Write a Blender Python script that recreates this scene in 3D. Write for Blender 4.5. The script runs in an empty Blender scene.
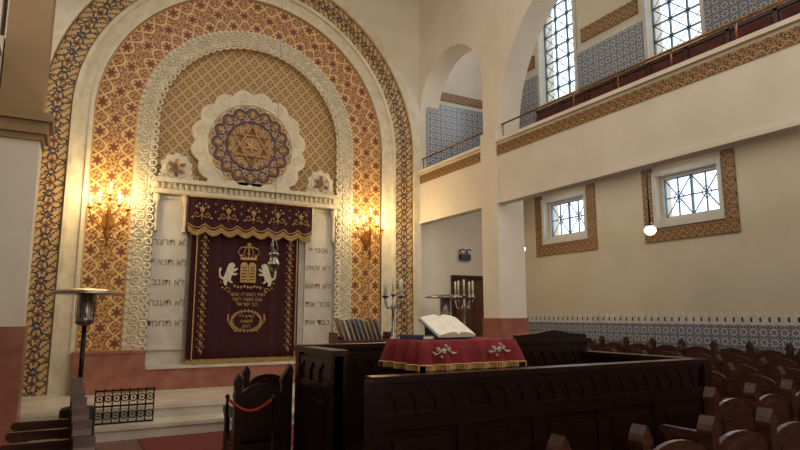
import bpy, bmesh, math, random
from mathutils import Matrix, Vector
random.seed(3)
pi=math.pi
sc=bpy.context.scene
sc.view_settings.view_transform='Standard'

def lin(c):
    c=c/255.0
    return c/12.92 if c<=.04045 else ((c+.055)/1.055)**2.4
def C(r,g,b): return (lin(r),lin(g),lin(b),1.0)

# ---------------------------------------------------------------- node helpers
class E:
    def __init__(s,nt,o): s.nt=nt; s.o=o
    def __add__(s,b): return M(s.nt,'ADD',s,b)
    def __radd__(s,b): return M(s.nt,'ADD',b,s)
    def __sub__(s,b): return M(s.nt,'SUBTRACT',s,b)
    def __rsub__(s,b): return M(s.nt,'SUBTRACT',b,s)
    def __mul__(s,b): return M(s.nt,'MULTIPLY',s,b)
    def __rmul__(s,b): return M(s.nt,'MULTIPLY',b,s)
    def __truediv__(s,b): return M(s.nt,'DIVIDE',s,b)
    def lt(s,b): return M(s.nt,'LESS_THAN',s,b)
    def gt(s,b): return M(s.nt,'GREATER_THAN',s,b)
    def abs(s): return M(s.nt,'ABSOLUTE',s)
    def sin(s): return M(s.nt,'SINE',s)
    def cos(s): return M(s.nt,'COSINE',s)
    def fr(s): return M(s.nt,'FRACT',s)
    def mx(s,b): return M(s.nt,'MAXIMUM',s,b)
    def mn(s,b): return M(s.nt,'MINIMUM',s,b)
def M(nt,op,*a):
    n=nt.nodes.new('ShaderNodeMath'); n.operation=op
    for i,x in enumerate(a):
        if isinstance(x,E): nt.links.new(x.o,n.inputs[i])
        else: n.inputs[i].default_value=x
    return E(nt,n.outputs[0])
def hyp(a,b): return M(a.nt,'SQRT',a*a+b*b)
def atan2(a,b): return M(a.nt,'ARCTAN2',a,b)
def mixc(nt,f,a,b):
    n=nt.nodes.new('ShaderNodeMix'); n.data_type='RGBA'
    nt.links.new(f.o,n.inputs[0]) if isinstance(f,E) else setattr(n.inputs[0],'default_value',f)
    for s,x in ((n.inputs[6],a),(n.inputs[7],b)):
        if isinstance(x,tuple): s.default_value=x
        else: nt.links.new(x,s)
    return n.outputs[2]
def newmat(name,rough=.6,metal=0.):
    m=bpy.data.materials.new(name); m.use_nodes=True
    nt=m.node_tree; b=nt.nodes['Principled BSDF']
    b.inputs['Roughness'].default_value=rough; b.inputs['Metallic'].default_value=metal
    return m,nt,b
def pos(nt):
    g=nt.nodes.new('ShaderNodeNewGeometry'); s=nt.nodes.new('ShaderNodeSeparateXYZ')
    nt.links.new(g.outputs['Position'],s.inputs[0]); return [E(nt,s.outputs[i]) for i in range(3)]
def uvn(nt):
    g=nt.nodes.new('ShaderNodeUVMap'); s=nt.nodes.new('ShaderNodeSeparateXYZ')
    nt.links.new(g.outputs[0],s.inputs[0]); return E(nt,s.outputs[0]),E(nt,s.outputs[1])
def noise(nt,scale,detail=4,stretch=None):
    g=nt.nodes.new('ShaderNodeNewGeometry'); n=nt.nodes.new('ShaderNodeTexNoise')
    n.inputs['Scale'].default_value=scale; n.inputs['Detail'].default_value=detail
    if stretch:
        v=nt.nodes.new('ShaderNodeVectorMath'); v.operation='MULTIPLY'; v.inputs[1].default_value=stretch
        nt.links.new(g.outputs['Position'],v.inputs[0]); nt.links.new(v.outputs[0],n.inputs['Vector'])
    else: nt.links.new(g.outputs['Position'],n.inputs['Vector'])
    return E(nt,n.outputs[0])
def bump(nt,b,h,strength=.3,dist=.01):
    n=nt.nodes.new('ShaderNodeBump'); n.inputs['Strength'].default_value=strength; n.inputs['Distance'].default_value=dist
    nt.links.new(h.o,n.inputs['Height']); nt.links.new(n.outputs[0],b.inputs['Normal'])
def noisy(name,c1,c2,scale=3,rough=.6,metal=0.,stretch=None,bs=0.,detail=4):
    m,nt,b=newmat(name,rough,metal)
    f=noise(nt,scale,detail,stretch)
    f2=M(nt,'SMOOTH_MIN',(f-.35)*3.3,1.0,.1).mx(0.)
    nt.links.new(mixc(nt,f2,c1,c2),b.inputs['Base Color'])
    if bs: bump(nt,b,f,bs)
    return m
def emis(name,c,s):
    m,nt,b=newmat(name); b.inputs['Base Color'].default_value=c
    b.inputs['Emission Color'].default_value=c; b.inputs['Emission Strength'].default_value=s; return m

plaster=noisy('plaster_cream',C(220,209,192),C(228,218,202),1.5,.8,bs=.05)
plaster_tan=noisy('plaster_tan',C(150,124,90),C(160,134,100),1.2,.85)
plaster_aisle=noisy('plaster_aisle',C(208,196,172),C(216,205,182),1.2,.8)
ceil_m=noisy('plaster_ceiling',C(205,200,190),C(215,210,200),1.,.85)
stucco=noisy('stucco_ivory',C(228,218,194),C(212,199,170),6,.6,bs=.1)
marble_w=noisy('marble_white',C(214,206,192),C(190,180,165),2.5,.35,detail=8)
marble_panel=noisy('marble_panel',C(216,210,198),C(196,188,174),3,.35,detail=8)
marble_p=noisy('marble_pink',C(168,108,90),C(142,86,70),4,.35,detail=9)
dark_wood=noisy('dark_wood',C(42,21,16),C(23,12,10),6,.28,stretch=(1,1,6),bs=.05)
pew_wood=noisy('pew_wood',C(78,43,31),C(46,26,19),7,.35,stretch=(1,1,6))
door_wood=noisy('door_wood',C(104,60,42),C(76,42,30),7,.4,stretch=(6,6,1))
iron=noisy('wrought_iron',C(25,22,20),C(38,34,30),20,.4,.7)
silver=noisy('silver_metal',C(170,168,160),C(120,116,108),12,.28,1.)
darkmetal=noisy('dark_metal',C(48,44,42),C(30,28,27),9,.35,.8)
steel=noisy('brushed_steel',C(170,160,150),C(120,112,105),9,.3,.9)
brass=noisy('brass',C(160,112,48),C(120,80,32),10,.32,.9)
gold_thread=noisy('gold_thread',C(205,168,104),C(155,118,66),60,.5,.2)
silver_thread=noisy('silver_thread',C(225,215,195),C(185,172,150),60,.5,.1)
velvet,nt,b=newmat('velvet_burgundy',.85)
f=noise(nt,5,5,(3,1,1)); nt.links.new(mixc(nt,f,C(44,4,14),C(68,9,20)),b.inputs['Base Color'])
b.inputs['Sheen Weight'].default_value=.25; b.inputs['Sheen Tint'].default_value=C(150,40,55)
cloth_red=noisy('tablecloth_red',C(132,14,30),C(96,8,22),9,.8)
cushion=noisy('seat_red',C(86,26,24),C(62,18,18),12,.8)
paper=noisy('paper',C(235,230,215),C(222,216,200),10,.7)
book_blue=noisy('book_cover_blue',C(60,75,100),C(45,58,80),10,.5)
rope_red=noisy('rope_red',C(160,22,26),C(126,14,18),30,.7)
black=noisy('black_plastic',C(22,22,24),C(30,30,32),10,.4)
candle_m=noisy('candle_wax',C(225,218,195),C(210,200,175),10,.5)
white_paint=noisy('white_paint',C(214,210,202),C(200,197,190),5,.5)
bulb=emis('flame_bulb',(1,.66,.26,1),24)
globe_m=emis('glass_globe',(1,.93,.8,1),2.2)
letter_m=noisy('letter_engraved',C(158,136,100),C(140,118,86),10,.5)

def polar(u,v):
    return hyp(u,v),atan2(v,u)
m,nt,b=newmat('arch_mosaic_blue',.55); u,v=uvn(nt)
cu=(u/.36).fr()-.5; cv=v-.5; r,t=polar(cu,cv)
cu2=(u/.36+.5).fr()-.5; r2,t2=polar(cu2,cv)
col=mixc(nt,(r-(t*4).cos()*.10-.33).abs().lt(.045),C(202,172,116),C(40,42,62))
col=mixc(nt,(r-(t*6).cos()*.06).lt(.17),col,C(140,90,44))
col=mixc(nt,(r-(t*6).cos()*.03).lt(.07),col,C(40,46,80))
col=mixc(nt,(r2-(t2*4).cos()*.07).lt(.14),col,C(44,50,80))
col=mixc(nt,(r2).lt(.06),col,C(206,162,88))
k=((u*48).sin()*(v*21).cos()); col=mixc(nt,(k.gt(.5))*(r.gt(.2)),col,C(132,88,46))
k=((u*48+1.5).sin()*(v*21+1.6).cos()); col=mixc(nt,(k.gt(.7))*(r.gt(.2)),col,C(62,64,84))
col=mixc(nt,cv.abs().gt(.43),col,C(124,88,50)); nt.links.new(col,b.inputs['Base Color']); arch_blue=m

def damask(nt,u,v,base,leaf,net,bloom,heart,blue=None,th=.1):
    w=(u*(2*pi)).cos()*.25
    l1=((v+w).fr()-.5).abs(); l2=((v-w).fr()-.5).abs()
    f1=((u*(10*pi)+(v*(6*pi)).sin()*1.6).sin())*((v*(8*pi)+(u*(6*pi)).sin()*1.6).sin())
    f2=((u*(14*pi)+(v*(10*pi)).cos()*1.4).cos())*((v*(12*pi)).cos())
    col=mixc(nt,f1.gt(th),base,leaf)
    if blue: col=mixc(nt,f2.gt(.62),col,blue)
    ln=l1.mn(l2)
    col=mixc(nt,ln.lt(.085),col,leaf); col=mixc(nt,ln.lt(.05),col,net)
    for off in (0.,.5):
        pu=(u+off).fr()-.5; pv=(v+(.0 if off==0. else .5)).fr()-.5; r,t=polar(pu,pv)
        col=mixc(nt,(r-(t*6).cos()*.05).lt(.21),col,net)
        col=mixc(nt,(r-(t*6).cos()*.05).lt(.16),col,bloom)
        col=mixc(nt,(r-(t*6).cos()*.02).lt(.075),col,heart)
    return col,f1
m,nt,b=newmat('arch_mosaic_gold',.5); u,v=uvn(nt)
x_,y_,z_=pos(nt)
up=((z_-4.3)/1.6).mx(0.).mn(1.)
base=mixc(nt,up,C(210,160,90),C(204,158,100))
leaf=mixc(nt,up,C(138,84,42),C(148,82,52))
net=mixc(nt,up,C(226,190,126),C(224,192,138))
col,g=damask(nt,u/.52,v*1.5+.25,base,leaf,net,leaf,C(108,62,38),C(116,100,84),.05)
col=mixc(nt,(v-.5).abs().gt(.455),col,C(206,160,94))
col=mixc(nt,(v-.5).abs().gt(.485),col,C(104,60,34))
nt.links.new(col,b.inputs['Base Color']); bump(nt,b,g,.25,.01); arch_gold=m
m,nt,b=newmat('trim_mosaic',.5); x,y,z=pos(nt)
col,g=damask(nt,(x+y)/.30,z/.22,C(172,128,78),C(78,52,38),C(182,142,90),C(62,44,34),C(180,138,84),None,-.05)
nt.links.new(col,b.inputs['Base Color']); trim_m=m
m,nt,b=newmat('diaper_lattice',.5); x,y,z=pos(nt)
s=.25; p=(x*1.12+z)/s; q=(x*1.12-z)/s; pu=p.fr()-.5; pv=q.fr()-.5; r,t=polar(pu,pv)
edge=pu.abs().mx(pv.abs())
col=mixc(nt,edge.gt(.30),C(154,108,58),C(112,72,38))
col=mixc(nt,edge.gt(.37),col,C(218,190,140))
col=mixc(nt,edge.gt(.47),col,C(134,92,52))
col=mixc(nt,(r-(t*4).cos()*.07).lt(.20),col,C(206,170,106))
col=mixc(nt,(r-(t*4).cos()*.03).lt(.09),col,C(106,68,38))
nt.links.new(col,b.inputs['Base Color']); bump(nt,b,edge,.6,.03); lattice_m=m
m,nt,b=newmat('azulejo_tiles',.3); x,y,z=pos(nt)
u=(x+y)/.15; v=z/.15; pu=u.fr()-.5; pv=v.fr()-.5; r,t=polar(pu,pv)
col=mixc(nt,(r-(t*4).cos()*.12-.27).abs().lt(.08),C(174,177,180),C(54,68,102))
col=mixc(nt,(r-(t*8).cos()*.03).lt(.12),col,C(84,84,96))
r2=hyp(pu.abs()-.5,pv.abs()-.5); col=mixc(nt,r2.lt(.19),col,C(58,72,104))
col=mixc(nt,r2.lt(.08),col,C(184,168,128))
nt.links.new(col,b.inputs['Base Color']); tile_m=m
MX,MZ=2.87,4.86
m,nt,b=newmat('medallion_rosette',.5); x,y,z=pos(nt)
r,t=polar(x-MX,z-MZ)
k=(t*16).cos(); col=mixc(nt,((r*30).sin()+k*.7).gt(.1),C(190,150,94),C(132,88,48))
col=mixc(nt,((r*60).sin()*(t*32).cos()).gt(.45),col,C(76,80,106))
nt.links.new(col,b.inputs['Base Color']); medal_m=m
m,nt,b=newmat('floor_wood',.3); x,y,z=pos(nt)
pl=((x/.12).fr()-.5).abs().gt(.47); n=noise(nt,3,5,(8,.6,1))
col=mixc(nt,n,C(118,66,44),C(82,44,30)); col=mixc(nt,pl,col,C(40,22,16)); nt.links.new(col,b.inputs['Base Color']); floor_m=m
carpet=noisy('carpet_red_brown',C(118,48,38),C(92,36,30),40,.95)

# ---------------------------------------------------------------- mesh builder
class MB:
    def __init__(s): s.v=[];s.f=[];s.m=[];s.uv={};s.sm=set();s.mats=[];s.M=Matrix.Identity(4);s.cur=0
    def mat(s,m):
        if m not in s.mats: s.mats.append(m)
        s.cur=s.mats.index(m); return s
    def av(s,pts):
        n=len(s.v)
        for p in pts: s.v.append(tuple(s.M@Vector(p)))
        return n
    def af(s,f,smooth=False,uv=None):
        if smooth: s.sm.add(len(s.f))
        if uv: s.uv[len(s.f)]=uv
        s.f.append(tuple(f)); s.m.append(s.cur)
    def box(s,x0,y0,z0,x1,y1,z1):
        n=s.av([(x0,y0,z0),(x1,y0,z0),(x1,y1,z0),(x0,y1,z0),(x0,y0,z1),(x1,y0,z1),(x1,y1,z1),(x0,y1,z1)])
        for f in ((0,3,2,1),(4,5,6,7),(0,1,5,4),(1,2,6,5),(2,3,7,6),(3,0,4,7)): s.af([n+i for i in f])
    def prism(s,pts,ax,a0,a1):
        def P(p,a): return (p[0],a,p[1]) if ax=='y' else ((a,p[0],p[1]) if ax=='x' else (p[0],p[1],a))
        k=len(pts); n=s.av([P(p,a0) for p in pts]+[P(p,a1) for p in pts])
        s.af(range(n,n+k)); s.af(reversed(range(n+k,n+2*k)))
        for i in range(k):
            j=(i+1)%k; s.af((n+i,n+k+i,n+k+j,n+j))
    def tube(s,path,r,seg=8,closed=False,cap=True):
        path=[Vector(p) for p in path]; k=len(path); rs=r if isinstance(r,(list,tuple)) else [r]*k
        rings=[]
        for i,p in enumerate(path):
            a=path[(i-1)%k] if (closed or i>0) else p; c=path[(i+1)%k] if (closed or i<k-1) else p
            d=(c-a).normalized(); up=Vector((0,0,1)) if abs(d.z)<.9 else Vector((0,1,0))
            e1=d.cross(up).normalized(); e2=d.cross(e1).normalized()
            if rings and e1.dot(pe)<0: e1=-e1;e2=-e2
            pe=e1
            rings.append(s.av([p+(e1*math.cos(2*pi*j/seg)+e2*math.sin(2*pi*j/seg))*rs[i] for j in range(seg)]))
        R=k if closed else k-1
        for i in range(R):
            a=rings[i]; c=rings[(i+1)%k]
            for j in range(seg): s.af((a+j,a+(j+1)%seg,c+(j+1)%seg,c+j),True)
        if cap and not closed:
            s.af([rings[0]+j for j in range(seg)]); s.af([rings[-1]+j for j in reversed(range(seg))])
    def lathe(s,c,prof,seg=20,smooth=True):
        rings=[s.av([(c[0]+max(r,1e-4)*math.cos(2*pi*j/seg),c[1]+max(r,1e-4)*math.sin(2*pi*j/seg),c[2]+z) for j in range(seg)]) for r,z in prof]
        for a,d in zip(rings,rings[1:]):
            for j in range(seg): s.af((a+j,a+(j+1)%seg,d+(j+1)%seg,d+j),smooth)
        s.af([rings[0]+j for j in reversed(range(seg))]); s.af([rings[-1]+j for j in range(seg)])
    def ring(s,c,R,r,ax='y',seg=16,ts=6):
        nn=[]
        for i in range(seg):
            a=2*pi*i/seg; row=[]
            for j in range(ts):
                bb=2*pi*j/ts; rr=R+r*math.cos(bb); h=r*math.sin(bb)
                u=rr*math.cos(a); w=rr*math.sin(a)
                row.append((c[0]+u,c[1]+h,c[2]+w) if ax=='y' else ((c[0]+h,c[1]+u,c[2]+w) if ax=='x' else (c[0]+u,c[1]+w,c[2]+h)))
            nn.append(s.av(row))
        for i in range(seg):
            a=nn[i]; d=nn[(i+1)%seg]
            for j in range(ts): s.af((a+j,a+(j+1)%ts,d+(j+1)%ts,d+j),True)
    def flower(s,cx,cz,r,y0,y1,n=6,amp=.35,seg=48):
        s.prism([(cx+r*(1-amp+amp*math.cos(n*2*pi*i/seg))*math.cos(2*pi*i/seg+pi/2),cz+r*(1-amp+amp*math.cos(n*2*pi*i/seg))*math.sin(2*pi*i/seg+pi/2)) for i in range(seg)],'y',y0,y1)
    def build(s,name,parent=None,recalc=True):
        me=bpy.data.meshes.new(name); me.from_pydata(s.v,[],s.f)
        for m in s.mats: me.materials.append(m)
        ul=me.uv_layers.new(name='UVMap') if s.uv else None
        for i,p in enumerate(me.polygons):
            p.material_index=s.m[i]; p.use_smooth=i in s.sm
            if i in s.uv:
                for li,q in zip(p.loop_indices,s.uv[i]): ul.data[li].uv=q
        if recalc:
            bm=bmesh.new(); bm.from_mesh(me); bmesh.ops.recalc_face_normals(bm,faces=bm.faces); bm.to_mesh(me); bm.free()
        me.update()
        o=bpy.data.objects.new(name,me); sc.collection.objects.link(o)
        if parent: o.parent=parent
        return o
def empty(name,loc=(0,0,0)):
    o=bpy.data.objects.new(name,None); o.empty_display_size=.1; sc.collection.objects.link(o); return o
def T(x,y,z,rz=0,rx=0,s=1): return Matrix.Translation((x,y,z))@Matrix.Rotation(rz,4,'Z')@Matrix.Rotation(rx,4,'X')@Matrix.Scale(s,4)

# ---------------------------------------------------------------- room constants
CX=2.92; YW=11.15; ZC=5.1; XG=6.7; XR=9.0; XL=-3.16; YB=-4.0; ZT=9.6
XGL=-1.0

mb=MB().mat(floor_m); mb.box(XL-.4,YB-.3,-.2,XR+.4,YW+.6,0); mb.build('floor')
mb=MB().mat(ceil_m); mb.box(XL-.4,YB-.3,ZT,XR+.4,YW+.6,ZT+.2); mb.build('ceiling')

def wall_holes(name,mat,x0,x1,a0,a1,z0,z1,holes):
    ys=sorted({a0,a1}|{h[0] for h in holes}|{h[1] for h in holes}); zs=sorted({z0,z1}|{h[2] for h in holes}|{h[3] for h in holes})
    mb=MB().mat(mat)
    for i in range(len(ys)-1):
        for j in range(len(zs)-1):
            cy=(ys[i]+ys[i+1])/2; cz=(zs[j]+zs[j+1])/2
            if any(h[0]<cy<h[1] and h[2]<cz<h[3] for h in holes): continue
            mb.box(x0,ys[i],zs[j],x1,ys[i+1],zs[j+1])
    return mb.build(name)
WY=[9.08,6.22,3.3,.4,-2.5]; HW=.58; HU=.53
holes=[(y-HW,y+HW,3.24,4.05) for y in WY]+[(y-HU,y+HU,6.27,8.9) for y in WY]
wr=wall_holes('wall_right',plaster_aisle,XR,XR+.4,YB,YW+.5,0,ZT,holes)
wl=wall_holes('wall_left',plaster_aisle,XL-.4,XL,YB,YW+.5,0,ZT,holes)
mb=MB().mat(plaster); mb.box(XL-.4,YB-.3,0,XR+.4,YB,ZT); mb.build('wall_rear')
def arc(c,zs,r,n=48): return [(c-r*math.cos(pi*i/n),zs+r*math.sin(pi*i/n)) for i in range(n+1)]
mb=MB().mat(plaster_aisle); mb.box(XL,YW+.2,0,XR,YW+.5,ZT)
R0=3.7
mb.mat(plaster)
mb.prism(arc(CX,ZC,R0)+[(CX+R0,ZT),(CX-R0,ZT)],'y',YW,YW+.2)
mb.box(XL,YW,0,CX-R0,YW+.2,ZT); mb.box(CX+R0,YW,0,XR,YW+.2,ZT)
wa=mb.build('wall_ark')

# ---- platform steps
SX=6.3
mb=MB().mat(marble_w)
mb.box(-.75,9.2,0,SX,YW-.001,.35); mb.box(-.75,9.17,.30,SX,9.2,.352)
mb.box(-.75,8.90,0,SX,9.2,.175); mb.box(-.43,8.72,0,SX,8.90,.175); mb.box(-.43,8.69,.13,SX,8.72,.177)
mb.build('ark_steps')
mb=MB().mat(carpet); mb.box(.9,7.4,0,3.6,8.66,.012); mb.build('carpet')

# ---------------------------------------------------------------- the ark
ark=empty('torah_ark')
def band(name,mat,r0,r1,y,yb,zb,n=64,zc=ZC):
    mb=MB().mat(mat)
    P=[]
    leg=zc-zb; nl=8
    for i in range(nl): P.append((-1,0,zb+leg*i/nl,leg*i/nl))
    for i in range(n+1):
        a=pi-pi*i/n; P.append((math.cos(a),math.sin(a),zc,leg+(r0+r1)/2*pi*i/n))
    tot=leg+(r0+r1)/2*pi
    for i in range(1,nl+1): P.append((1,0,zc-leg*i/nl,tot+leg*i/nl))
    rows=[]
    for dx,dz,bz,l in P:
        rows.append((mb.av([(CX+dx*r1,y,bz+dz*r1),(CX+dx*r0,y,bz+dz*r0),(CX+dx*r0,yb,bz+dz*r0),(CX+dx*r1,yb,bz+dz*r1)]),l))
    for (a,la),(c,lc) in zip(rows,rows[1:]):
        mb.af((a,a+1,c+1,c),uv=[(la,0),(la,1),(lc,1),(lc,0)])
        mb.af((a+1,a+2,c+2,c+1),uv=[(la,1),(la,.99),(lc,.99),(lc,1)])
        mb.af((a+3,a,c,c+3),uv=[(la,0),(la,.01),(lc,.01),(lc,0)])
    return mb.build(name,ark,recalc=False)
RI=1.80
band('outer_moulding',stucco,3.58,3.76,YW-.07,YW+.2,.35)
band('blue_mosaic_arch',arch_blue,3.13,3.585,YW-.01,YW+.2,.35)
band('inner_moulding',stucco,2.80,3.135,YW-.0,YW+.2,.35)
band('moulding_fillet_a',stucco,3.06,3.135,YW-.05,YW+.1,.35)
band('moulding_fillet_b',stucco,2.80,2.87,YW-.04,YW+.1,.35)
band('gold_mosaic_arch',arch_gold,2.10,2.805,YW+.04,YW+.2,.35)
band('lace_arch_ground',stucco,RI,2.11,YW-.0,YW+.2,.8)
mb=MB().mat(stucco)
def along(r,zb,sp):
    leg=ZC-zb; n=int(leg/sp); out=[]
    for i in range(n): out.append((CX-r,zb+leg*(i+.5)/n)); out.append((CX+r,zb+leg*(i+.5)/n))
    k=int(pi*r/sp)
    for i in range(k):
        a=pi*(i+.5)/k; out.append((CX+r*math.cos(a),ZC+r*math.sin(a)))
    return out
for x,z in along(1.96,.95,.165):
    mb.ring((x,YW-.01,z),.068,.018,'y',14,5); mb.flower(x,z,.04,YW-.03,YW+.02,4,.3,16)
for x,z in along(2.08,.95,.11): mb.flower(x,z,.042,YW-.035,YW,5,.25,20)
for x,z in along(1.80,.95,.14): mb.ring((x,YW-.005,z),.055,.02,'y',12,5)
mb.build('carved_lace',ark)
mb=MB().mat(lattice_m); mb.box(CX-1.9,YW+.14,3.9,CX+1.9,YW+.19,7.08); mb.build('lattice_field',ark)
mb=MB().mat(marble_panel); mb.box(CX-1.9,YW+.12,.35,CX+1.9,YW+.19,3.95)
for s in (-1,1):
    a,c=sorted((CX+s*1.13,CX+s*1.72)); mb.box(a,YW+.08,1.0,c,YW+.12,3.75)
    for zz in (1.0,3.69): mb.box(a-.02,YW+.06,zz,c+.02,YW+.12,zz+.06)
    mb.mat(stucco)
    for xx in (CX+s*1.2,CX+s*1.70):
        mb.lathe((xx,YW+.03,3.08),[(.05,0),(.035,.04),(.035,.5),(.075,.58),(.075,.68)],10)
    mb.mat(marble_panel)
mb.build('marble_panels',ark)
mb=MB().mat(stucco)
for z0,z1,d in ((3.76,3.84,.10),(3.84,3.96,.04),(3.96,4.03,.16)): mb.box(CX-1.8,YW-d,z0,CX+1.8,YW+.15,z1)
x=CX-1.75
while x<CX+1.75: mb.box(x,YW-.09,3.85,x+.05,YW,3.95); x+=.1
for s in (-1,1):
    rx=CX+s*1.40
    mb.flower(rx,4.26,.29,YW+.0,YW+.14,10,.07,80); mb.box(rx-.3,YW+.02,4.02,rx+.3,YW+.14,4.14)
    mb.ring((rx,YW,4.26),.19,.022,'y',24,6)
    mb.mat(medal_m); mb.flower(rx,4.26,.17,YW-.02,YW+.05,6,.25); mb.mat(stucco)
mb.build('cornice',ark)
mb=MB().mat(stucco)
zc=MZ; CM=MX
pts=[]
for i in range(256):
    a=2*pi*i/256; rr=1.04+.09*abs(math.sin(a*8)); pts.append((CM+rr*math.cos(a),zc+rr*math.sin(a)))
mb.prism(pts,'y',YW+.02,YW+.15)
mb.ring((CM,YW+.02,zc),.84,.025,'y',64,6)
mb.box(CM-.8,YW+.0,4.02,CM+.8,YW+.14,4.12)
for i in range(16):
    a=2*pi*(i+.5)/16; mb.ring((CM+.97*math.cos(a),YW+.018,zc+.97*math.sin(a)),.08,.010,'y',14,5)
mb.mat(medal_m)
pts=[]
for i in range(240):
    a=2*pi*i/240; rr=.76+.06*abs(math.sin(a*8)); pts.append((CM+rr*math.cos(a),zc+rr*math.sin(a)))
mb.prism(pts,'y',YW-.0,YW+.05)
blue_r=noisy('enamel_blue',C(60,70,108),C(48,56,90),8,.4)
goldp=noisy('gilded_plaster',C(200,158,92),C(166,122,66),9,.4,.1)
mb.mat(blue_r)
for i in range(16):
    a=2*pi*i/16; mb.ring((CM+.65*math.cos(a),YW-.005,zc+.65*math.sin(a)),.105,.011,'y',18,5)
mb.ring((CM,YW-.005,zc),.48,.013,'y',40,5)
mb.mat(goldp)
for i in range(16):
    a=2*pi*i/16; mb.flower(CM+.65*math.cos(a),zc+.65*math.sin(a),.06,YW-.02,YW+.01,6,.3,24)
for i in range(12):
    a=2*pi*(i+.5)/12; mb.flower(CM+.43*math.cos(a),zc+.43*math.sin(a),.045,YW-.015,YW+.01,4,.3,16)
for off in (pi/2,-pi/2):
    P=[(CM+.40*math.cos(off+2*pi*k/3),YW-.02,zc+.40*math.sin(off+2*pi*k/3)) for k in range(3)]
    for k in range(3): mb.tube([P[k],P[(k+1)%3]],.022,6)
mb.flower(CM,zc,.14,YW-.03,YW,6,.3)
mb.build('medallion',ark)
mb=MB().mat(marble_p)
for s in (-1,1):
    a,c=sorted((CX+s*1.76,CX+s*2.82)); mb.box(a,YW-.32,.35,c,YW+.05,.98)
    mb.box(a-.02,YW-.34,.98,c+.02,YW+.05,1.02)
mb.box(CX-1.76,YW-.22,.35,CX+1.76,YW+.12,.70)
mb.mat(marble_w); mb.box(CX-1.74,YW-.25,.70,CX+1.74,YW+.12,.745)
mb.build('marble_plinth',ark)
def text(name,body,x,y,z,size,mat,parent,ext=.004,rot=(pi/2,0,0)):
    cu=bpy.data.curves.new(name,'FONT'); cu.body=body; cu.size=size; cu.extrude=ext; cu.align_x='CENTER'; cu.align_y='CENTER'
    cu.materials.append(mat); o=bpy.data.objects.new(name,cu); o.location=(x,y,z); o.rotation_euler=rot; sc.collection.objects.link(o); o.parent=parent
    return o
def heb(s): return s[::-1]
L=['לא תרצח','לא תנאף','לא תגנב','לא תענה','לא תחמד']; Rr=['אנכי יי','לא יהיה','לא תשא','זכור את','כבד את']
for i in range(5):
    text('commandment_text',heb(L[i]),CX-1.42,YW+.075,2.9-i*.36,.165,letter_m,ark)
    text('commandment_text',heb(Rr[i]),CX+1.42,YW+.075,2.9-i*.36,.165,letter_m,ark)

# ---------------------------------------------------------------- curtain
cur=empty('ark_curtain')
YC=YW-.12; CC=2.86
mb=MB().mat(velvet); nx,nz=120,10; x0,x1,z0,z1=CC-1.03,CC+.99,.80,3.3
def fold(x,z): 
    k=min(1,abs(x-CC))
    return YC+.02*math.sin(x*24+.4*math.sin(z*2))*(.35+.65*k)+.012*math.sin(x*51)*k
idx=[[mb.av([(x0+(x1-x0)*i/nx,fold(x0+(x1-x0)*i/nx,z0+(z1-z0)*j/nz),z0+(z1-z0)*j/nz)]) for j in range(nz+1)] for i in range(nx+1)]
for i in range(nx):
    for j in range(nz): mb.af((idx[i][j],idx[i+1][j],idx[i+1][j+1],idx[i][j+1]),True)
o=mb.build('velvet_drape',cur,recalc=False); so=o.modifiers.new('s','SOLIDIFY'); so.thickness=.012
mb=MB().mat(gold_thread)
nn=int((x1-x0)/.0198)
for i in range(nn):
    x=x0+.005+i*.0198; mb.box(x,fold(x,.8)-.008,.745+.012*(i%2),x+.014,fold(x,.8)+.004,.83)
for s in (-1,1):
    for i in range(16):
        z=.98+i*.135; x=CC+s*.8; y=YC-.035
        mb.flower(x,z,.042,y,y+.012,5,.4,20)
        mb.flower(x+s*.055,z+.067,.022,y,y+.012,4,.4,12); mb.flower(x-s*.055,z+.067,.022,y,y+.012,4,.4,12)
        mb.tube([(x+ .03*math.sin(a),y,z-.06+.12*a/(2*pi)) for a in [2*pi*k/8 for k in range(9)]],.006,5)
    mb.box(CC+s*.94-.009,YC-.04,.83,CC+s*.94+.009,YC-.02,3.1)
yb=YC-.03; yf=yb-.012
K=CC
mb.prism([(K-.15,2.62),(K-.15,2.67),(K+.15,2.67),(K+.15,2.62)],'y',yf,yb)
for s in (-1,1):
    mb.tube([(K+s*.14,yb,2.67),(K+s*.20,yb,2.76),(K+s*.16,yb,2.84),(K+s*.05,yb,2.87),(K,yb,2.84)],.014,6)
    mb.tube([(K+s*.06,yb,2.67),(K+s*.09,yb,2.76),(K+s*.06,yb,2.84),(K,yb,2.87)],.012,6)
    mb.flower(K+s*.13,2.70,.03,yf,yb,5,.3,16)
mb.tube([(K,yb,2.67),(K,yb,2.87)],.012,6); mb.flower(K,2.91,.045,yf,yb,6,.3,24); mb.flower(K,2.74,.035,yf,yb,5,.3,16)
mb.prism([(K-.005,2.2),(K-.005,2.5)]+[(K-.075+.07*math.cos(pi*k/8),2.5+.08*math.sin(pi*k/8)) for k in range(1,8)]+[(K-.145,2.5),(K-.145,2.2)],'y',yf,yb)
mb.prism([(K+.145,2.2),(K+.145,2.5)]+[(K+.075+.07*math.cos(pi*k/8),2.5+.08*math.sin(pi*k/8)) for k in range(1,8)]+[(K+.005,2.5),(K+.005,2.2)],'y',yf,yb)
mb.mat(velvet)
for s in (-1,1):
    for i in range(5): mb.box(K+s*.075-.045,yf-.004,2.25+.055*i,K+s*.075+.045,yf,2.265+.055*i)
mb.mat(gold_thread)
for i in range(26):
    a=2*pi*i/26; mb.flower(K+.27*math.cos(a),1.50+.18*math.sin(a),.038,yf,yb,4,.4,16)
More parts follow.
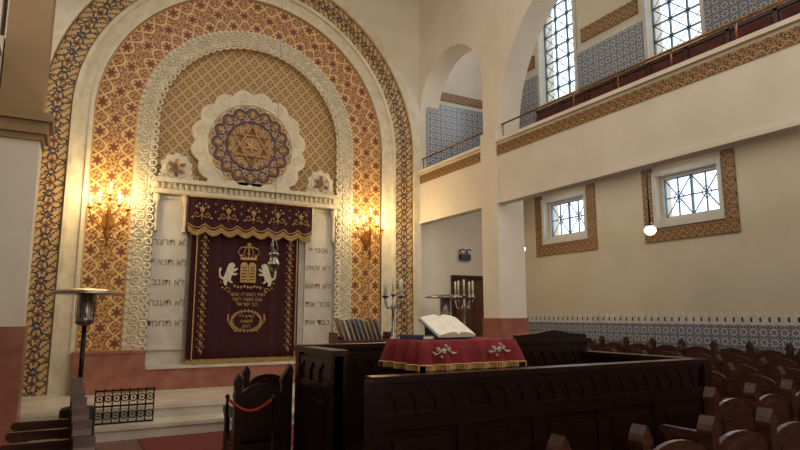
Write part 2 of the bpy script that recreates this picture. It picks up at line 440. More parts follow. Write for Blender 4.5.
for s in (-1,1):
    mb.tube([(K+s*.10,yb,1.30),(K+s*.24,yb,1.36),(K+s*.34,yb,1.5),(K+s*.33,yb,1.62)],.012,5)
    for k in range(4): mb.flower(K+s*(.2+.045*k),1.32+.07*k,.03,yf,yb,3,.4,12)
    # scroll sprays around the lions
    sp=[(K+s*(.36+.07*(1-k/13)*math.cos(k*.6)),yb,2.05+.06*(1-k/13)*math.sin(k*.6)) for k in range(12)]
    mb.tube(sp,.008,5)
    for k in range(3): mb.flower(K+s*(.46+.03*k),2.1+.1*k,.026,yf,yb,4,.4,12)
for i in range(9): mb.flower(K-.24+.06*i,2.12+.012*math.cos(i*2),.032,yf,yb,4,.3,12)
mb.build('gold_embroidery',cur)
mb=MB().mat(silver_thread)
LP=[(.30,0),(.42,0),(.40,.10),(.48,.22),(.55,.12),(.68,.10),(.70,.16),(.60,.20),(.60,.34),(.66,.46),(.82,.44),(.92,.50),(.90,.55),(.76,.54),(.70,.58),(.86,.66),(.95,.74),(.90,.78),(.76,.72),(.72,.78),(.80,.84),(.76,.94),(.64,1.0),(.50,.96),(.42,.84),(.36,.66),(.28,.46),(.22,.34),(.10,.40),(.06,.58),(.12,.72),(.04,.78),(-.02,.66),(0,.46),(.08,.30),(.22,.24),(.24,.10)]
for s in (-1,1):
    mb.prism([(K+s*(.17+.36*(1-p[0])),2.14+.42*p[1]) for p in LP],'y',yf,yb)
mb.build('embroidered_lions',cur)
for i,w in enumerate(['זאת התורה אשר','שם משה לפני','בני ישראל']): text('embroidered_text',heb(w),K,yf,1.98-i*.09,.1,gold_thread,cur)
for i,w in enumerate(['קדש ליי','תשצה','לפק']): text('embroidered_text',heb(w),K,yf,1.58-i*.09,.09,gold_thread,cur)
vx0,vx1=CX-1.19,CX+1.14
NS=8
def vb(x): return 3.17-.075*abs(math.sin((x-vx0)/(vx1-vx0)*pi*NS))
YV=YW-.24
def vy(x): return YV+.012*math.sin(x*30)
mb=MB().mat(velvet); n=160
row=[mb.av([(vx0+(vx1-vx0)*i/n,vy(vx0+(vx1-vx0)*i/n),vb(vx0+(vx1-vx0)*i/n)),(vx0+(vx1-vx0)*i/n,vy(vx0+(vx1-vx0)*i/n),3.74)]) for i in range(n+1)]
for a,c in zip(row,row[1:]): mb.af((a,c,c+1,a+1),True)
for xx in (vx0,vx1): 
    q=mb.av([(xx,YV,3.15),(xx,YW+.1,3.15),(xx,YW+.1,3.74),(xx,YV,3.74)]); mb.af((q,q+1,q+2,q+3))
mb.box(vx0,YV,3.70,vx1,YW+.08,3.74)
mb.build('velvet_valance',cur,recalc=False)
mb=MB().mat(gold_thread)
mb.tube([(vx0,YV-.015,3.725),(vx1,YV-.015,3.725)],.02,6)
for off in (.01,.06): mb.tube([(vx0+(vx1-vx0)*i/160,vy(vx0+(vx1-vx0)*i/160)-.012,vb(vx0+(vx1-vx0)*i/160)+off) for i in range(161)],.011,6)
for i in range(116):
    x=vx0+i*.02+.002; mb.box(x,YV-.015,vb(x)-.075-.012*(i%2),x+.014,YV-.003,vb(x)+.005)
for i in range(5):
    x=vx0+(i+.5)*(vx1-vx0)/5; y=YV-.02
    mb.flower(x,3.50,.062,y-.01,y+.01,5,.35,30); mb.tube([(x,y,3.30),(x,y,3.46)],.009,5)
    for s in (-1,1):
        sp=[(x+s*(.09+.065*(1-k/14)*math.cos(pi+k*.62)),y,3.40+.065*(1-k/14)*math.sin(pi+k*.62)) for k in range(13)]
        mb.tube([(x,y,3.32)]+sp,.008,5)
        mb.flower(x+s*.10,3.54,.034,y-.01,y+.01,4,.4,16); mb.flower(x+s*.16,3.34,.03,y-.01,y+.01,4,.4,16)
        mb.flower(x+s*.055,3.59,.024,y-.01,y+.01,4,.4,16)
for i in range(1,5):
    x=vx0+i*(vx1-vx0)/5; mb.flower(x,3.46,.026,YV-.03,YV-.01,4,.4,12); mb.flower(x,3.6,.02,YV-.03,YV-.01,4,.4,12)
mb.build('gold_fringe',cur)

# ---------------------------------------------------------------- wall sconces
def sconce(x,z0=3.28):
    e=empty('wall_candelabra'); mb=MB().mat(brass); y=YW+.04
    mb.prism([(x+.08*math.cos(2*pi*k/24)*(1+.2*math.cos(4*2*pi*k/24)),z0-.1+.2*math.sin(2*pi*k/24)) for k in range(24)],'y',y-.03,y)
    mb.tube([(x,y,z0-.1),(x,y-.12,z0-.14),(x,y-.2,z0-.1)],.02,8)
    mb.lathe((x,y-.2,z0-.55),[(.0,0),(.03,.03),(.012,.08),(.045,.15),(.015,.22),(.03,.4),(.018,.5),(.035,.6),(.018,.7),(.03,.84)],12)
    B=MB().mat(bulb)
    tips=[(x,z0+.32)]
    for s in (-1,1):
        for R,dz in ((.15,.03),(.29,-.04)):
            pth=[(x+s*R*math.sin(a),y-.2,z0+.12+dz-R*1.0*math.cos(a)) for a in [pi/2*k/8 for k in range(9)]]
            mb.tube(pth,.014,6); tips.append((x+s*R,z0+.12+dz))
        mb.tube([(x+s*.05,y-.2,z0-.38),(x+s*.15,y-.2,z0-.42),(x+s*.2,y-.2,z0-.3),(x+s*.14,y-.2,z0-.24)],.011,5)
        mb.tube([(x+s*.02,y-.2,z0-.2),(x+s*.14,y-.2,z0-.14),(x+s*.23,y-.2,z0-.06),(x+s*.18,y-.2,z0+.02)],.011,5)
    for tx,tz in tips:
        mb.mat(brass); mb.lathe((tx,y-.2,tz),[(.015,0),(.04,.02),(.045,.035),(.02,.045)],12)
        mb.mat(candle_m); mb.lathe((tx,y-.2,tz+.04),[(.013,0),(.013,.11)],8)
        B.lathe((tx,y-.2,tz+.15),[(.004,0),(.02,.022),(.018,.045),(.002,.09)],8)
    mb.build('frame',e); B.build('flame_bulbs',e)
    for dx in (-.2,.2):
        l=bpy.data.lights.new('sconce_light','POINT'); l.energy=25; l.color=(1,.74,.38); l.shadow_soft_size=.12
        lo=bpy.data.objects.new('sconce_light',l); lo.location=(x+dx,y-.46,z0+.35); sc.collection.objects.link(lo); lo.parent=e
sconce(CX-2.46); sconce(CX+2.46)

mb=MB().mat(silver); x,y,z=CX-.04,9.5,2.33
mb.lathe((x,y,z),[(.0,-.12),(.02,-.08),(.01,-.04),(.05,.0),(.095,.08),(.10,.12),(.075,.15),(.06,.2),(.065,.24),(.095,.26),(.06,.3),(.015,.36)],16)
for k in range(3):
    a=2*pi*k/3; mb.tube([(x+.09*math.cos(a),y+.09*math.sin(a),z+.12),(x+.06*math.cos(a),y+.06*math.sin(a),z+.4),(x,y,z+.62)],.006,5)
mb.tube([(x,y,z+.6),(x,y,ZT)],.004,5)
mb.build('eternal_lamp')

# ---------------------------------------------------------------- arcades & galleries
def arcade(side):
    X0,X1=(XG,XG+.5) if side>0 else (XGL-.5,XGL)
    nm='right' if side>0 else 'left'
    xo=XR if side>0 else XL
    piers=[(8.33,8.80),(2.45,2.92),(-2.9,-2.43)]
    arches=[(8.80,YW,6.1),(2.92,8.33,4.95),(-2.43,2.45,5.05)]
    f0,f1=(XG-.04,XG+.16) if side>0 else (XGL-.16,XGL+.02)
    pf=(XG-.07,XG+.54) if side>0 else (XGL-.54,XGL+.05)
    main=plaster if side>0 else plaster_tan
    mb=MB().mat(plaster)
    for a,c in piers:
        mb.box(pf[0],a,1.55,pf[1],c,5.0)
        mb.box(X0,a+.004,5.0,X1,c-.004,ZT-.001)
    mb.box(X0,YB,5.0,X1,-2.9,ZT-.001)
    for a,c,zs in arches:
        r=(c-a)/2; cc=(a+c)/2
        mb.prism(arc(cc,zs,r,40)+[(c,ZT-.002),(a,ZT-.002)],'x',X0+.001,X1-.001)
    spans=[(8.80,YW),(2.92,8.33),(-2.43,2.45),(YB,-2.9)]
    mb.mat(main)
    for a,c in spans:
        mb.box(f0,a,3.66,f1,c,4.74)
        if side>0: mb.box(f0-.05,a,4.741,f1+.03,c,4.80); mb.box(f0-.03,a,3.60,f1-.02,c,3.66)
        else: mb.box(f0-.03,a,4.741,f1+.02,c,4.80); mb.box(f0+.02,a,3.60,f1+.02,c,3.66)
    mb.mat(plaster)
    if side>0: mb.box(f1,YB,4.25,xo-.035,YW-.035,4.4)
    else: mb.box(xo+.035,YB,4.25,f0,YW-.035,4.4)
    mb.mat(marble_p)
    for a,c in piers: mb.box(pf[0]-.02,a-.02,0,pf[1]+.02,c+.02,1.55)
    mb.mat(trim_m)
    for a,c in spans[:3]:
        if side>0: mb.box(f0-.012,a,4.50,f0,c,4.69)
        else: mb.box(f1,a,4.50,f1+.012,c,4.69)
    o=mb.build('wall_gallery_'+nm)
    mb=MB().mat(brass); xr=(f0+f1)/2
    for a,c in ((8.82,YW-.02),(2.94,8.31),(-2.4,2.43)):
        mb.tube([(xr,a,5.1),(xr,c,5.1)],.018,8)
        n=max(2,int((c-a)/.8))
        for i in range(n+1):
            yy=a+.04+(c-a-.08)*i/n; mb.tube([(xr,yy,4.80),(xr,yy,5.1)],.011,6)
    mb.build('gallery_railing')
arcade(1); arcade(-1)
PX=XGL+.07
mb=MB().mat(plaster); mb.box(PX,8.3,1.47,-.47,8.85,3.72)
mb.mat(marble_p); mb.box(PX,8.27,0,-.44,8.88,1.47)
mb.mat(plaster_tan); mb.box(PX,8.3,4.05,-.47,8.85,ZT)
for k,(z0,z1,d) in enumerate(((3.72,3.8,.03),(3.8,3.95,.07),(3.95,4.05,.12))): mb.box(PX-.02,8.3-d,z0,-.47+d,8.85,z1)
mb.build('wall_pier_left')

def gbench(y0,y1,x,zf):
    mb=MB().mat(pew_wood)
    mb.box(x-.35,y0,4.401,x+.75,y1,zf)
    mb.mat(pew_wood); mb.box(x,y0,zf,x+.04,y1,zf+.82); mb.box(x-.02,y0-.0,zf+.82,x+.07,y1,zf+.87)
    n=int((y1-y0)/.6)
    for i in range(n+1):
        yy=y0+(y1-y0-.05)*i/n; mb.box(x-.015,yy,zf,x+.45,yy+.05,zf+.6); mb.box(x-.02,yy,zf,x+.05,yy+.05,zf+.86)
    mb.box(x+.04,y0,zf+.36,x+.46,y1,zf+.40)
    mb.mat(cushion); mb.box(x+.05,y0+.03,zf+.40,x+.45,y1-.03,zf+.45)
    for i in range(n):
        a=y0+(y1-y0)*i/n+.07; c=y0+(y1-y0)*(i+1)/n-.05; mb.box(x-.012,a,zf+.45,x,c,zf+.78); mb.box(x+.04,a,zf+.45,x+.055,c,zf+.78)
    mb.build('gallery_bench')
gbench(3.1,8.1,7.45,4.54)

for nm,xa,s,par in (('right',XR,-1,wr),('left',XL,1,wl)):
    mb=MB().mat(tile_m); a,c=sorted((xa,xa+s*.03)); mb.box(a,YB,.12,c,YW-.035,1.46)
    for i in range(len(WY)+1):
        hi=(WY[i-1]-.6 if i>0 else YW-.035); lo=(WY[i]+.6 if i<len(WY) else YB)
        mb.box(a,lo,4.41,c,hi,7.05)
        mb.mat(white_paint); mb.box(a,lo,7.05,c,hi,7.12)
        mb.mat(trim_m); mb.box(a,lo+.12,7.25,c,hi-.12,7.55); mb.mat(tile_m)
    for w in WY: mb.box(a,w-.6,4.41,c,w+.6,6.12)
    mb.mat(white_paint)
    mb.box(a,YB,1.46,c,YW-.035,1.5)
    yy=YB
    while yy<YW-.17:
        mb.prism([(yy,1.5),(yy+.1,1.5),(yy+.1,1.56),(yy+.05,1.64),(yy,1.56)],'x',a,c)
        yy+=.135
    mb.mat(black); yy=YB+.1
    while yy<YW-.17: mb.box(a+.008,yy,1.5,c-.008,yy+.035,1.57); yy+=.135
    mb.build('wainscot_'+nm,par)
mb=MB().mat(tile_m); mb.box(XG+.17,YW-.03,4.41,XR,YW,6.5)
mb.box(XG+.1,YW-.03,.12,7.49,YW,1.46); mb.box(8.61,YW-.03,.12,XR,YW,1.46)
mb.mat(trim_m); mb.box(XG+.1,YW-.03,6.6,XR,YW,6.8)
mb.mat(white_paint)
for a,c in ((XG+.1,7.48),(8.64,XR)):
    x=a
    while x<c-.1: mb.prism([(x,1.46),(x+.1,1.46),(x+.1,1.55),(x+.05,1.62),(x,1.55)],'y',YW-.03,YW); x+=.135
mb.build('wainscot_ark',wa)
mb=MB().mat(dark_wood); mb.box(XR-.05,YB,0,XR,YW-.1,.12); mb.build('baseboard_right')

# windows
winbar=noisy('window_bars',C(96,114,132),C(78,94,110),5,.5)
winlo=noisy('window_tracery',C(118,142,168),C(98,122,150),5,.5)
def lattice_bars(mb,x,y0,y1,z0,z1,nc,nr,t=.016):
    for i in range(nc+1):
        yy=y0+(y1-y0)*i/nc; mb.box(x-.02,yy-t,z0,x+.02,yy+t,z1)
    for j in range(nr+1):
        zz=z0+(z1-z0)*j/nr; mb.box(x-.02,y0,zz-t,x+.02,y1,zz+t)
    for i in range(nc):
        for j in range(nr):
            a,c=y0+(y1-y0)*i/nc,y0+(y1-y0)*(i+1)/nc; d,e=z0+(z1-z0)*j/nr,z0+(z1-z0)*(j+1)/nr
            mb.tube([(x,a,d),(x,c,e)],t*.75,4); mb.tube([(x,a,e),(x,c,d)],t*.75,4)
wn=0
for xa,s in ((XR,1),(XL,-1)):
    for w in WY:
        wn+=1; mb=MB().mat(winlo); xb=xa+s*.16
        hw=HW-.06
        lattice_bars(mb,xb,w-hw,w+hw,3.30,3.99,2,1,.016)
        for cy in (w-hw/2,w+hw/2):
            h=hw/2
            mb.box(xb-.012,cy-.01,3.30,xb+.012,cy+.01,3.99); mb.box(xb-.012,cy-h,3.635,xb+.012,cy+h,3.655)
            q=.10; mb.tube([(xb,cy-q,3.645),(xb,cy,3.645+q*1.2),(xb,cy+q,3.645),(xb,cy,3.645-q*1.2)],.012,4,closed=True)
        mb.mat(white_paint)
        for a,c,d,e in ((w-HW,w-HW+.06,3.24,4.05),(w+HW-.06,w+HW,3.24,4.05),(w-HW+.06,w+HW-.06,3.24,3.30),(w-HW+.06,w+HW-.06,3.99,4.05)): mb.box(xb-.05,a,d,xb+.05,c,e)
        p0,p1=sorted((xa,xa-s*.02)); mb.mat(trim_m)
        mb.box(p0,w-.87,2.88,p1,w-.65,4.22); mb.box(p0,w+.65,2.88,p1,w+.87,4.22); mb.box(p0,w-.65,2.88,p1,w+.65,3.12)
        mb.mat(white_paint)
        q0,q1=sorted((xa,xa-s*.035))
        for a,c,d,e in ((w-.65,w-HW,3.12,4.12),(w+HW,w+.65,3.12,4.12),(w-HW,w+HW,3.12,3.24),(w-HW,w+HW,4.05,4.12)): mb.box(q0,a,d,q1,c,e)
        mb.build('window_%d'%wn)
        wn+=1; mb=MB().mat(winbar)
        lattice_bars(mb,xb,w-HU+.01,w+HU-.01,6.28,8.89,3,8,.012)
        mb.mat(white_paint)
        q0,q1=sorted((xa,xa-s*.05))
        for a,c,d,e in ((w-.6,w-HU,6.12,8.97),(w+HU,w+.6,6.12,8.97),(w-HU,w+HU,6.12,6.27),(w-HU,w+HU,8.9,8.97)): mb.box(q0,a,d,q1,c,e)
        mb.build('window_%d'%wn)

# door & emergency light
mb=MB().mat(door_wood); dx0,dx1=7.6,8.5; mb.box(dx0,YW-.05,0,dx1,YW,2.4)
for a,c in ((dx0+.08,8.0),(8.1,dx1-.08)):
    for d,e in ((.2,1.0),(1.1,2.2)): mb.box(a,YW-.07,d,c,YW-.05,e)
mb.mat(dark_wood); mb.box(dx0-.1,YW-.07,0,dx0,YW,2.5); mb.box(dx1,YW-.07,0,dx1+.1,YW,2.5); mb.box(dx0,YW-.07,2.4,dx1,YW,2.5)
mb.mat(brass); mb.lathe((8.15,YW-.1,1.05),[(.0,-.03),(.03,0),(.0,.03)],10)
mb.build('door_1')
mb=MB().mat(black); mb.box(7.72,YW-.09,2.85,8.0,YW,2.98)
for xx in (7.77,7.95):
    mb.mat(black); mb.tube([(xx,YW-.05,2.98),(xx,YW-.05,3.03)],.01,6); mb.tube([(xx,YW-.02,3.07),(xx,YW-.1,3.05)],[.04,.06],12)
    mb.mat(white_paint); mb.tube([(xx,YW-.1,3.05),(xx,YW-.105,3.05)],.05,12)
mb.build('emergency_light')

def pendant(x,y):
    mb=MB().mat(darkmetal); mb.lathe((x,y,4.19),[(.02,0),(.05,.02),(.06,.06)],12); mb.tube([(x,y,3.02),(x,y,4.22)],.014,6)
    mb.lathe((x,y,2.98),[(.06,0),(.05,.03),(.015,.06)],12)
    mb.mat(globe_m); mb.lathe((x,y,2.84),[(.0,0),(.05,.012),(.085,.05),(.095,.09),(.06,.145)],16)
    mb.build('pendant_lamp')
pendant(7.9,6.13); pendant(7.9,9.2)

# ---------------------------------------------------------------- patio heaters
def heater(x,y,z,h=1.98):
    mb=MB().mat(darkmetal); mb.M=T(x,y,z)
    mb.lathe((0,0,0),[(.23,0),(.23,.05),(.19,.07),(.19,.5),(.17,.53),(.03,.56)],24)
    mb.lathe((0,0,.5),[(.027,0),(.027,h-.95)],12)
    mb.mat(steel); mb.lathe((0,0,h-.46),[(.04,0),(.1,.03),(.1,.1),(.085,.12),(.085,.36),(.1,.38),(.1,.4)],20)
    mb.mat(darkmetal)
    for k in range(12):
        a=2*pi*k/12; mb.tube([(.105*math.cos(a),.105*math.sin(a),h-.36),(.105*math.cos(a),.105*math.sin(a),h-.08)],.004,4)
    mb.mat(steel); mb.lathe((0,0,h-.08),[(.41,0),(.415,.01),(.36,.04),(.2,.065),(.02,.08)],40)
    mb.build('patio_heater')
heater(.17,8.12,0,1.93); heater(6.58,10.0,0,2.02)

def fence(x0,x1,y,z):
    mb=MB().mat(iron)
    for zz in (.0,.22,.42): mb.box(x0,y-.012,z+zz,x1,y+.012,z+zz+.022)
    n=int((x1-x0)/.10)
    for i in range(n+1):
        x=x0+(x1-x0)*i/n; mb.box(x-.008,y-.008,z,x+.008,y+.008,z+.46)
        if i<n:
            xm=x+(x1-x0)/n/2
            for zz in (.33,.11):
                mb.ring((xm,y,z+zz),.044,.008,'y',14,4); mb.flower(xm,z+zz,.03,y-.005,y+.005,4,.4,16)
    mb.build('iron_gate')
fence(.38,1.10,8.95,.176)
mb=MB().mat(darkmetal)
for px,py in ((1.29,5.5),(1.64,5.28)):
    mb.lathe((px,py,0),[(.1,0),(.1,.015),(.014,.03),(.012,.86),(.024,.885),(.0,.91)],16)
mb.mat(rope_red); mb.tube([(1.29+.35*k/14,5.5-.22*k/14,.87-.11*math.sin(pi*k/14)) for k in range(15)],.013,8)
mb.build('rope_barrier')

# ---------------------------------------------------------------- book rack near the ark
cols=[noisy('book_cover_a',C(206,202,192),C(178,174,166),9,.6),noisy('book_cover_b',C(176,150,136),C(156,130,118),9,.6),noisy('book_cover_c',C(150,154,160),C(124,128,136),9,.6),noisy('book_cover_d',C(176,164,140),C(156,142,116),9,.6)]
mb=MB().mat(door_wood); rx0,rx1,ry=4.35,5.55,10.3
mb.box(rx0,ry,.352,rx0+.04,ry+.34,1.28); mb.box(rx1-.04,ry,.352,rx1,ry+.34,1.28)
for zz in (.45,.8,1.10): mb.box(rx0+.04,ry+.02,zz,rx1-.04,ry+.32,zz+.03)
mb.box(rx0+.04,ry+.32,.36,rx1-.04,ry+.34,1.2)
for zz,hh in ((.48,.26),(.83,.25),(1.13,.46)):
    x=rx0+.22 if hh>.4 else rx0+.12
    while x<rx1-.12:
        t=random.uniform(.015,.03); h=hh*random.uniform(.85,1.); le=-.36 if hh>.4 else random.choice((-.3,.3,.2))
        mb.mat(random.choice(cols)); mb.M=T(x,0,zz)@Matrix.Rotation(le,4,'Y')
        mb.box(0,ry+.06,0,t,ry+.28,h); mb.mat(paper); mb.box(.004,ry+.065,h-.001,t-.004,ry+.27,h+.003); mb.M=Matrix.Identity(4)
        x+=t+(.075 if hh>.4 else .02)
mb.build('book_rack')

# ---------------------------------------------------------------- bimah
mb=MB().mat(dark_wood)
BX0,BX1,BY0,BY1=2.05,5.93,4.05,5.75; TOP=1.145
mb.box(BX0,BY0+.02,0,BX1,BY1,.3)
def rail_y(y0,th,x0,x1,top,front):
    mb.box(x0,y0,0,x1,y0+th,top-.04)
    mb.box(x0-.04,y0-.04,top-.05,x1+.04,y0+th+.04,top)
    mb.box(x0-.02,y0-.02,top-.08,x1+.02,y0+th+.02,top-.05)
    yf=y0-.012
    w=.17; n=int((x1-x0)/w); w=(x1-x0)/n
    za,zb=top-.28,top-.10
    for i in range(n):
        a=x0+i*w; m=a+w/2; g=.02
        ar=[(a+g,za),(a+g,za+.07),(a+g+.02,za+.11),(m,zb-.015),(a+w-g-.02,za+.11),(a+w-g,za+.07),(a+w-g,za)]
        mb.prism([(a,za)]+ar+[(a+w,za),(a+w,zb),(a,zb)],'y',yf,y0)
    mb.box(x0,yf-.012,za-.04,x1,y0,za); mb.box(x0,yf-.008,zb,x1,y0,zb+.02)
    k=5; pw=(x1-x0)/k
    for i in range(k):
        a=x0+i*pw
        mb.box(a,yf-.008,.0,a+.07,y0,za-.04); mb.box(a+pw-.07,yf-.008,0,a+pw,y0,za-.04)
        mb.box(a+.07,yf-.008,0,a+pw-.07,y0,.16); mb.box(a+.07,yf-.008,za-.12,a+pw-.07,y0,za-.04)
        mb.box(a+.13,yf,.24,a+pw-.13,y0,za-.2)
rail_y(BY0,.08,BX0,BX1,TOP,1)
for x,y,t in ((BX0,BY0,TOP),(BX1,BY0,TOP)):
    mb.box(x-.06,y-.045,0,x+.06,y+.1,t-.03)
mb.box(BX1-.08,BY0,0,BX1,BY1,TOP-.03); mb.box(BX1-.12,BY0,TOP-.05,BX1+.04,BY1,TOP)
def wing(y0,y1,top):
    mb.box(BX0-.02,y0,0,BX0+.06,y1,top-.04); mb.box(BX0-.06,y0-.03,top-.05,BX0+.1,y1+.03,top)
    for yy in (y0,y1-.1): mb.box(BX0-.05,yy,0,BX0+.09,yy+.1,top-.03)
    n=3; w=(y1-y0-.2)/n
    for i in range(n):
        a=y0+.1+i*w; m=a+w/2
        mb.prism([(a,top-.3),(a+.02,top-.3),(a+.02,top-.2),(m,top-.12),(a+w-.02,top-.2),(a+w-.02,top-.3),(a+w,top-.3),(a+w,top-.08),(a,top-.08)],'x',BX0-.04,BX0)
    mb.box(BX0-.04,y0,top-.36,BX0,y1,top-.3); mb.box(BX0-.035,y0+.18,.25,BX0,y1-.18,top-.46)
wing(4.82,5.75,1.30)
mb.box(BX0,BY1-.08,0,BX1,BY1,1.27); mb.box(BX0-.04,BY1-.12,1.26,BX1+.04,BY1+.04,1.31)
w=.17; x=BX0+.1
while x<BX1-.2:
    mb.prism([(x,1.0),(x+.02,1.0),(x+.02,1.08),(x+w/2,1.17),(x+w-.02,1.08),(x+w-.02,1.0),(x+w,1.0),(x+w,1.22),(x,1.22)],'y',BY1-.1,BY1-.08); x+=w
mb.box(BX0+.9,BY1-.5,.3,BX1-.1,BY1-.1,.75)
mb.prism([(4.75,1.3),(5.9,1.3),(5.9,1.36),(5.6,1.38),(5.33,1.42),(5.05,1.38),(4.75,1.36)],'y',BY1-.1,BY1-.02)
mb.box(BX0-.35,4.2,0,BX0-.03,4.75,.15)
mb.build('bimah')

# reading table
tab=empty('reading_table')
tx0,tx1,ty0,ty1,tz=2.58,3.56,4.3,4.84,1.39
mb=MB().mat(dark_wood); mb.box(tx0+.04,ty0+.04,.301,tx1-.04,ty1-.04,tz-.03); mb.build('table_body',tab)
mb=MB().mat(cloth_red)
per=[]
def seg(a,c,n): 
    for i in range(n): per.append((a[0]+(c[0]-a[0])*i/n,a[1]+(c[1]-a[1])*i/n))
A,Bp,Cc,D=(tx0,ty0),(tx1,ty0),(tx1,ty1),(tx0,ty1)
seg(A,Bp,60); seg(Bp,Cc,30); seg(Cc,D,60); seg(D,A,30)
cx,cy=(tx0+tx1)/2,(ty0+ty1)/2
rows=[]
H=[(0,tz),(.012,tz-.012),(.03,tz-.08),(.042,tz-.14),(.05,tz-.2)]
for k,(o_,z) in enumerate(H):
    r=[]
    for i,(x,y) in enumerate(per):
        w=.012*k*.6*math.sin(i*.55)
        nxv=(x-cx)/abs(tx1-cx); nyv=(y-cy)/abs(ty1-cy)
        dx=(1 if nxv>.98 else -1 if nxv<-.98 else 0); dy=(1 if nyv>.97 else -1 if nyv<-.97 else 0)
        r.append((x+dx*(o_+w),y+dy*(o_+w),z))
    rows.append(mb.av(r))
n=len(per)
mb.af([rows[0]+i for i in range(n)])
for a,c in zip(rows,rows[1:]):
    for i in range(n): mb.af((a+i,a+(i+1)%n,c+(i+1)%n,c+i),True)
last=[mb.v[rows[-1]+i] for i in range(n)]
mb.mat(gold_thread)
mb.tube([(p[0],p[1],p[2]) for p in last],.008,5,closed=True)
for i in range(n):
    p=last[i]; mb.box(p[0]-.006,p[1]-.006,p[2]-.045,p[0]+.006,p[1]+.006,p[2])
mb.mat(silver_thread)
for bx in (tx0+.2,tx1-.2):
    yy=ty0-.06
    for dx,dz,r in ((0,0,.026),(.05,.02,.018),(-.05,.015,.018),(.09,-.015,.014),(-.09,-.02,.014),(.02,.045,.013),(-.025,-.045,.013)): mb.flower(bx+dx,tz-.09+dz,r,yy,yy+.05,5,.4,20)
    mb.tube([(bx-.12+.24*k/10,yy,tz-.09-.02*math.sin(k*.9)) for k in range(11)],.004,4)
mb.build('tablecloth',tab)
mb=MB(); mb.M=T(3.02,4.56,tz+.002,.1,0,.84)
mb.mat(dark_wood); mb.prism([(-.14,0),(.14,0),(.14,.17),(-.14,.03)],'x',-.2,.2)
mb.M=T(3.02,4.56,tz+.095,.1,.5,.84)
def page(s):
    pr=[(0,.0),(0,.035)]+[(s*.25*k/8,.035+.03*math.sin(pi*(k/8)**.6)-.01*k/8) for k in range(1,9)]+[(s*.25,.0)]
    mb.mat(paper); mb.prism(pr,'y',-.19,.19)
page(-1); page(1); mb.mat(book_blue); mb.box(-.26,-.2,-.008,.26,.2,.0)
mb.build('open_book')
mb=MB(); mb.M=T(2.73,4.58,tz+.001,.3)
mb.mat(book_blue); mb.box(-.1,-.14,0,.1,.14,.006); mb.box(-.1,-.14,.03,.1,.14,.036); mb.box(-.1,-.14,0,-.094,.14,.036)
mb.mat(paper); mb.box(-.094,-.135,.006,.095,.135,.03); mb.build('closed_book')

def candel(x,y,z):
    mb=MB().mat(silver); mb.M=T(x,y,z,.4)
    mb.lathe((0,0,0),[(.075,0),(.075,.015),(.05,.03),(.018,.07),(.03,.12),(.012,.16),(.02,.25),(.012,.32),(.028,.38),(.012,.42),(.012,.5)],16)
    tips=[(0,0,.5)]
    for k in range(4):
        a=k*pi/2
        p=[((.12*math.sin(t))*math.cos(a),(.12*math.sin(t))*math.sin(a),.42-.07*math.sin(2*t)*1.0+ .06*(t/(pi/2))**2) for t in [pi/2*i/8 for i in range(9)]]
        mb.tube(p,.007,6); tips.append(tuple(p[-1]))
    for t in tips:
        mb.mat(silver); mb.lathe(t,[(.008,-.01),(.03,.01),(.032,.018),(.014,.022),(.014,.05)],12)
        mb.mat(candle_m); mb.lathe((t[0],t[1],t[2]+.03),[(.011,0),(.011,.17),(.003,.175)],8)
    mb.build('candelabra')
candel(3.08,BY1-.04,1.311); candel(4.02,BY1-.04,1.311)

# ---------------------------------------------------------------- pews
def stalls(n,x,y,rz,sw=.56,top=1.0,wood=pew_wood):
    mb=MB().mat(wood); mb.M=T(x,y,0,rz); W=n*sw
    mb.box(0,.05,.40,W,.48,.44); mb.box(0,.44,.3,W,.47,.40)
    for i in range(n):
        a=i*sw+.03; c=(i+1)*sw-.03; m=(a+c)/2
        pts=[(a,.44),(a,top-.18)]+[(m-(c-a)/2*math.cos(pi*k/12),top-.18+.12*math.sin(pi*k/12)) for k in range(1,12)]+[(c,top-.18),(c,.44)]
        mb.prism(pts,'y',0,.03)
        mb.prism([(m+(p[0]-m)*.72,.5+(p[1]-.44)*.78) for p in pts],'y',-.012,.042)
        mb.box(a,.0,0,c,.025,.38)
    for i in range(n+1):
        q=i*sw
        mb.box(q-.032,-.025,0,q+.032,.055,top-.06)
        mb.prism([(q-.04,top-.06),(q+.04,top-.06),(q+.04,top-.03),(q+.028,top),(q,top+.045),(q-.028,top),(q-.04,top-.03)],'y',-.03,.06)
        mb.prism([(.05,.62),(.3,.62),(.42,.60),(.47,.63),(.49,.66),(.47,.69),(.05,.69)],'x',q-.028,q+.028)
        mb.box(q-.022,.38,0,q+.022,.44,.62); mb.box(q-.02,.03,0,q+.02,.46,.40)
    return mb.build('pew')
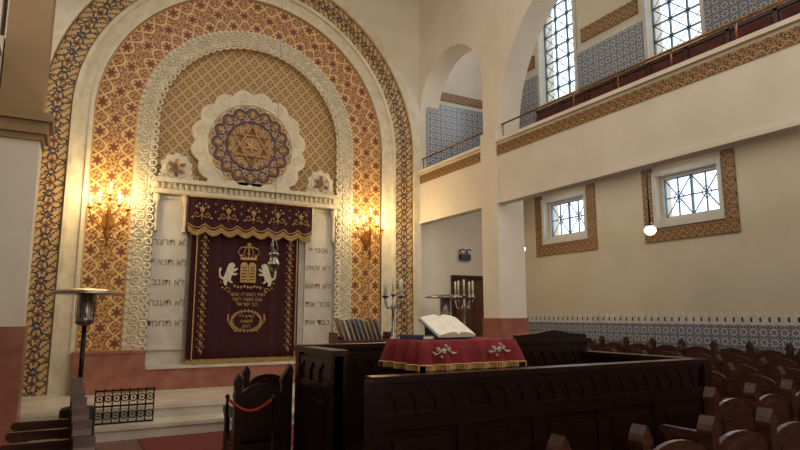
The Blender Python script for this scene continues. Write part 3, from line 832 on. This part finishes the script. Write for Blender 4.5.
stalls(12,8.86,3.6,pi/2,.56,1.17)
stalls(8,8.05,3.6,pi/2,.56,1.12)
stalls(7,7.3,3.65,pi/2,.56,1.06)
stalls(6,6.62,3.65,pi/2,.54,1.02)
stalls(8,2.05,2.15,0)
stalls(4,4.45,2.98,0,.54)
stalls(6,.12,3.2,pi/2,.5)
stalls(6,-.55,3.2,pi/2,.5) if False else None
stalls(1,1.47,5.85,0,.46,1.0,dark_wood)
stalls(1,1.78,6.75,0,.50,1.0,dark_wood)

# ---------------------------------------------------------------- lights & world
w=bpy.data.worlds.new('sky'); sc.world=w; w.use_nodes=True
bg=w.node_tree.nodes['Background']; bg.inputs[0].default_value=(.76,.88,1,1); bg.inputs[1].default_value=2.2
def area(name,loc,rot,sx,sy,e,col):
    l=bpy.data.lights.new(name,'AREA'); l.shape='RECTANGLE'; l.size=sx; l.size_y=sy; l.energy=e; l.color=col
    o=bpy.data.objects.new(name,l); o.location=loc; o.rotation_euler=rot; sc.collection.objects.link(o)
area('nave_fill',(CX,3.5,ZT-.1),(0,0,0),5,9,245,(1,.925,.80))  # added broad soft light below the closed ceiling, no skylight opening
for k,y in enumerate(WY[:4]):
    area('window_daylight',(XL+.1,y,7.6),(0,-pi/2,0),2.5,1.,36,(1,.97,.93))
    area('window_daylight',(XR-.1,y,7.6),(0,pi/2,0),2.5,1.,26,(.95,.97,1))
    area('window_daylight',(XR-.08,y,3.66),(0,pi/2,0),.7,1.,10,(.94,.97,1))
area('rear_fill',(CX,YB+.1,5.5),(pi/2,0,0),6,4,215,(1,.915,.79))  # added fill light in front of the solid rear wall, no window there
area('aisle_area_light',(8.0,5.5,4.2),(0,0,0),1.2,8,32,(1,.92,.8))  # long area light just under the gallery slab, no fixture modelled

cam=bpy.data.cameras.new('cam'); cam.lens=26.55; cam.sensor_width=36; cam.clip_start=.05
co=bpy.data.objects.new('camera',cam); co.location=(0,0,1.6); co.rotation_euler=(math.radians(98.7),0,math.radians(-29)); sc.collection.objects.link(co)
sc.camera=co
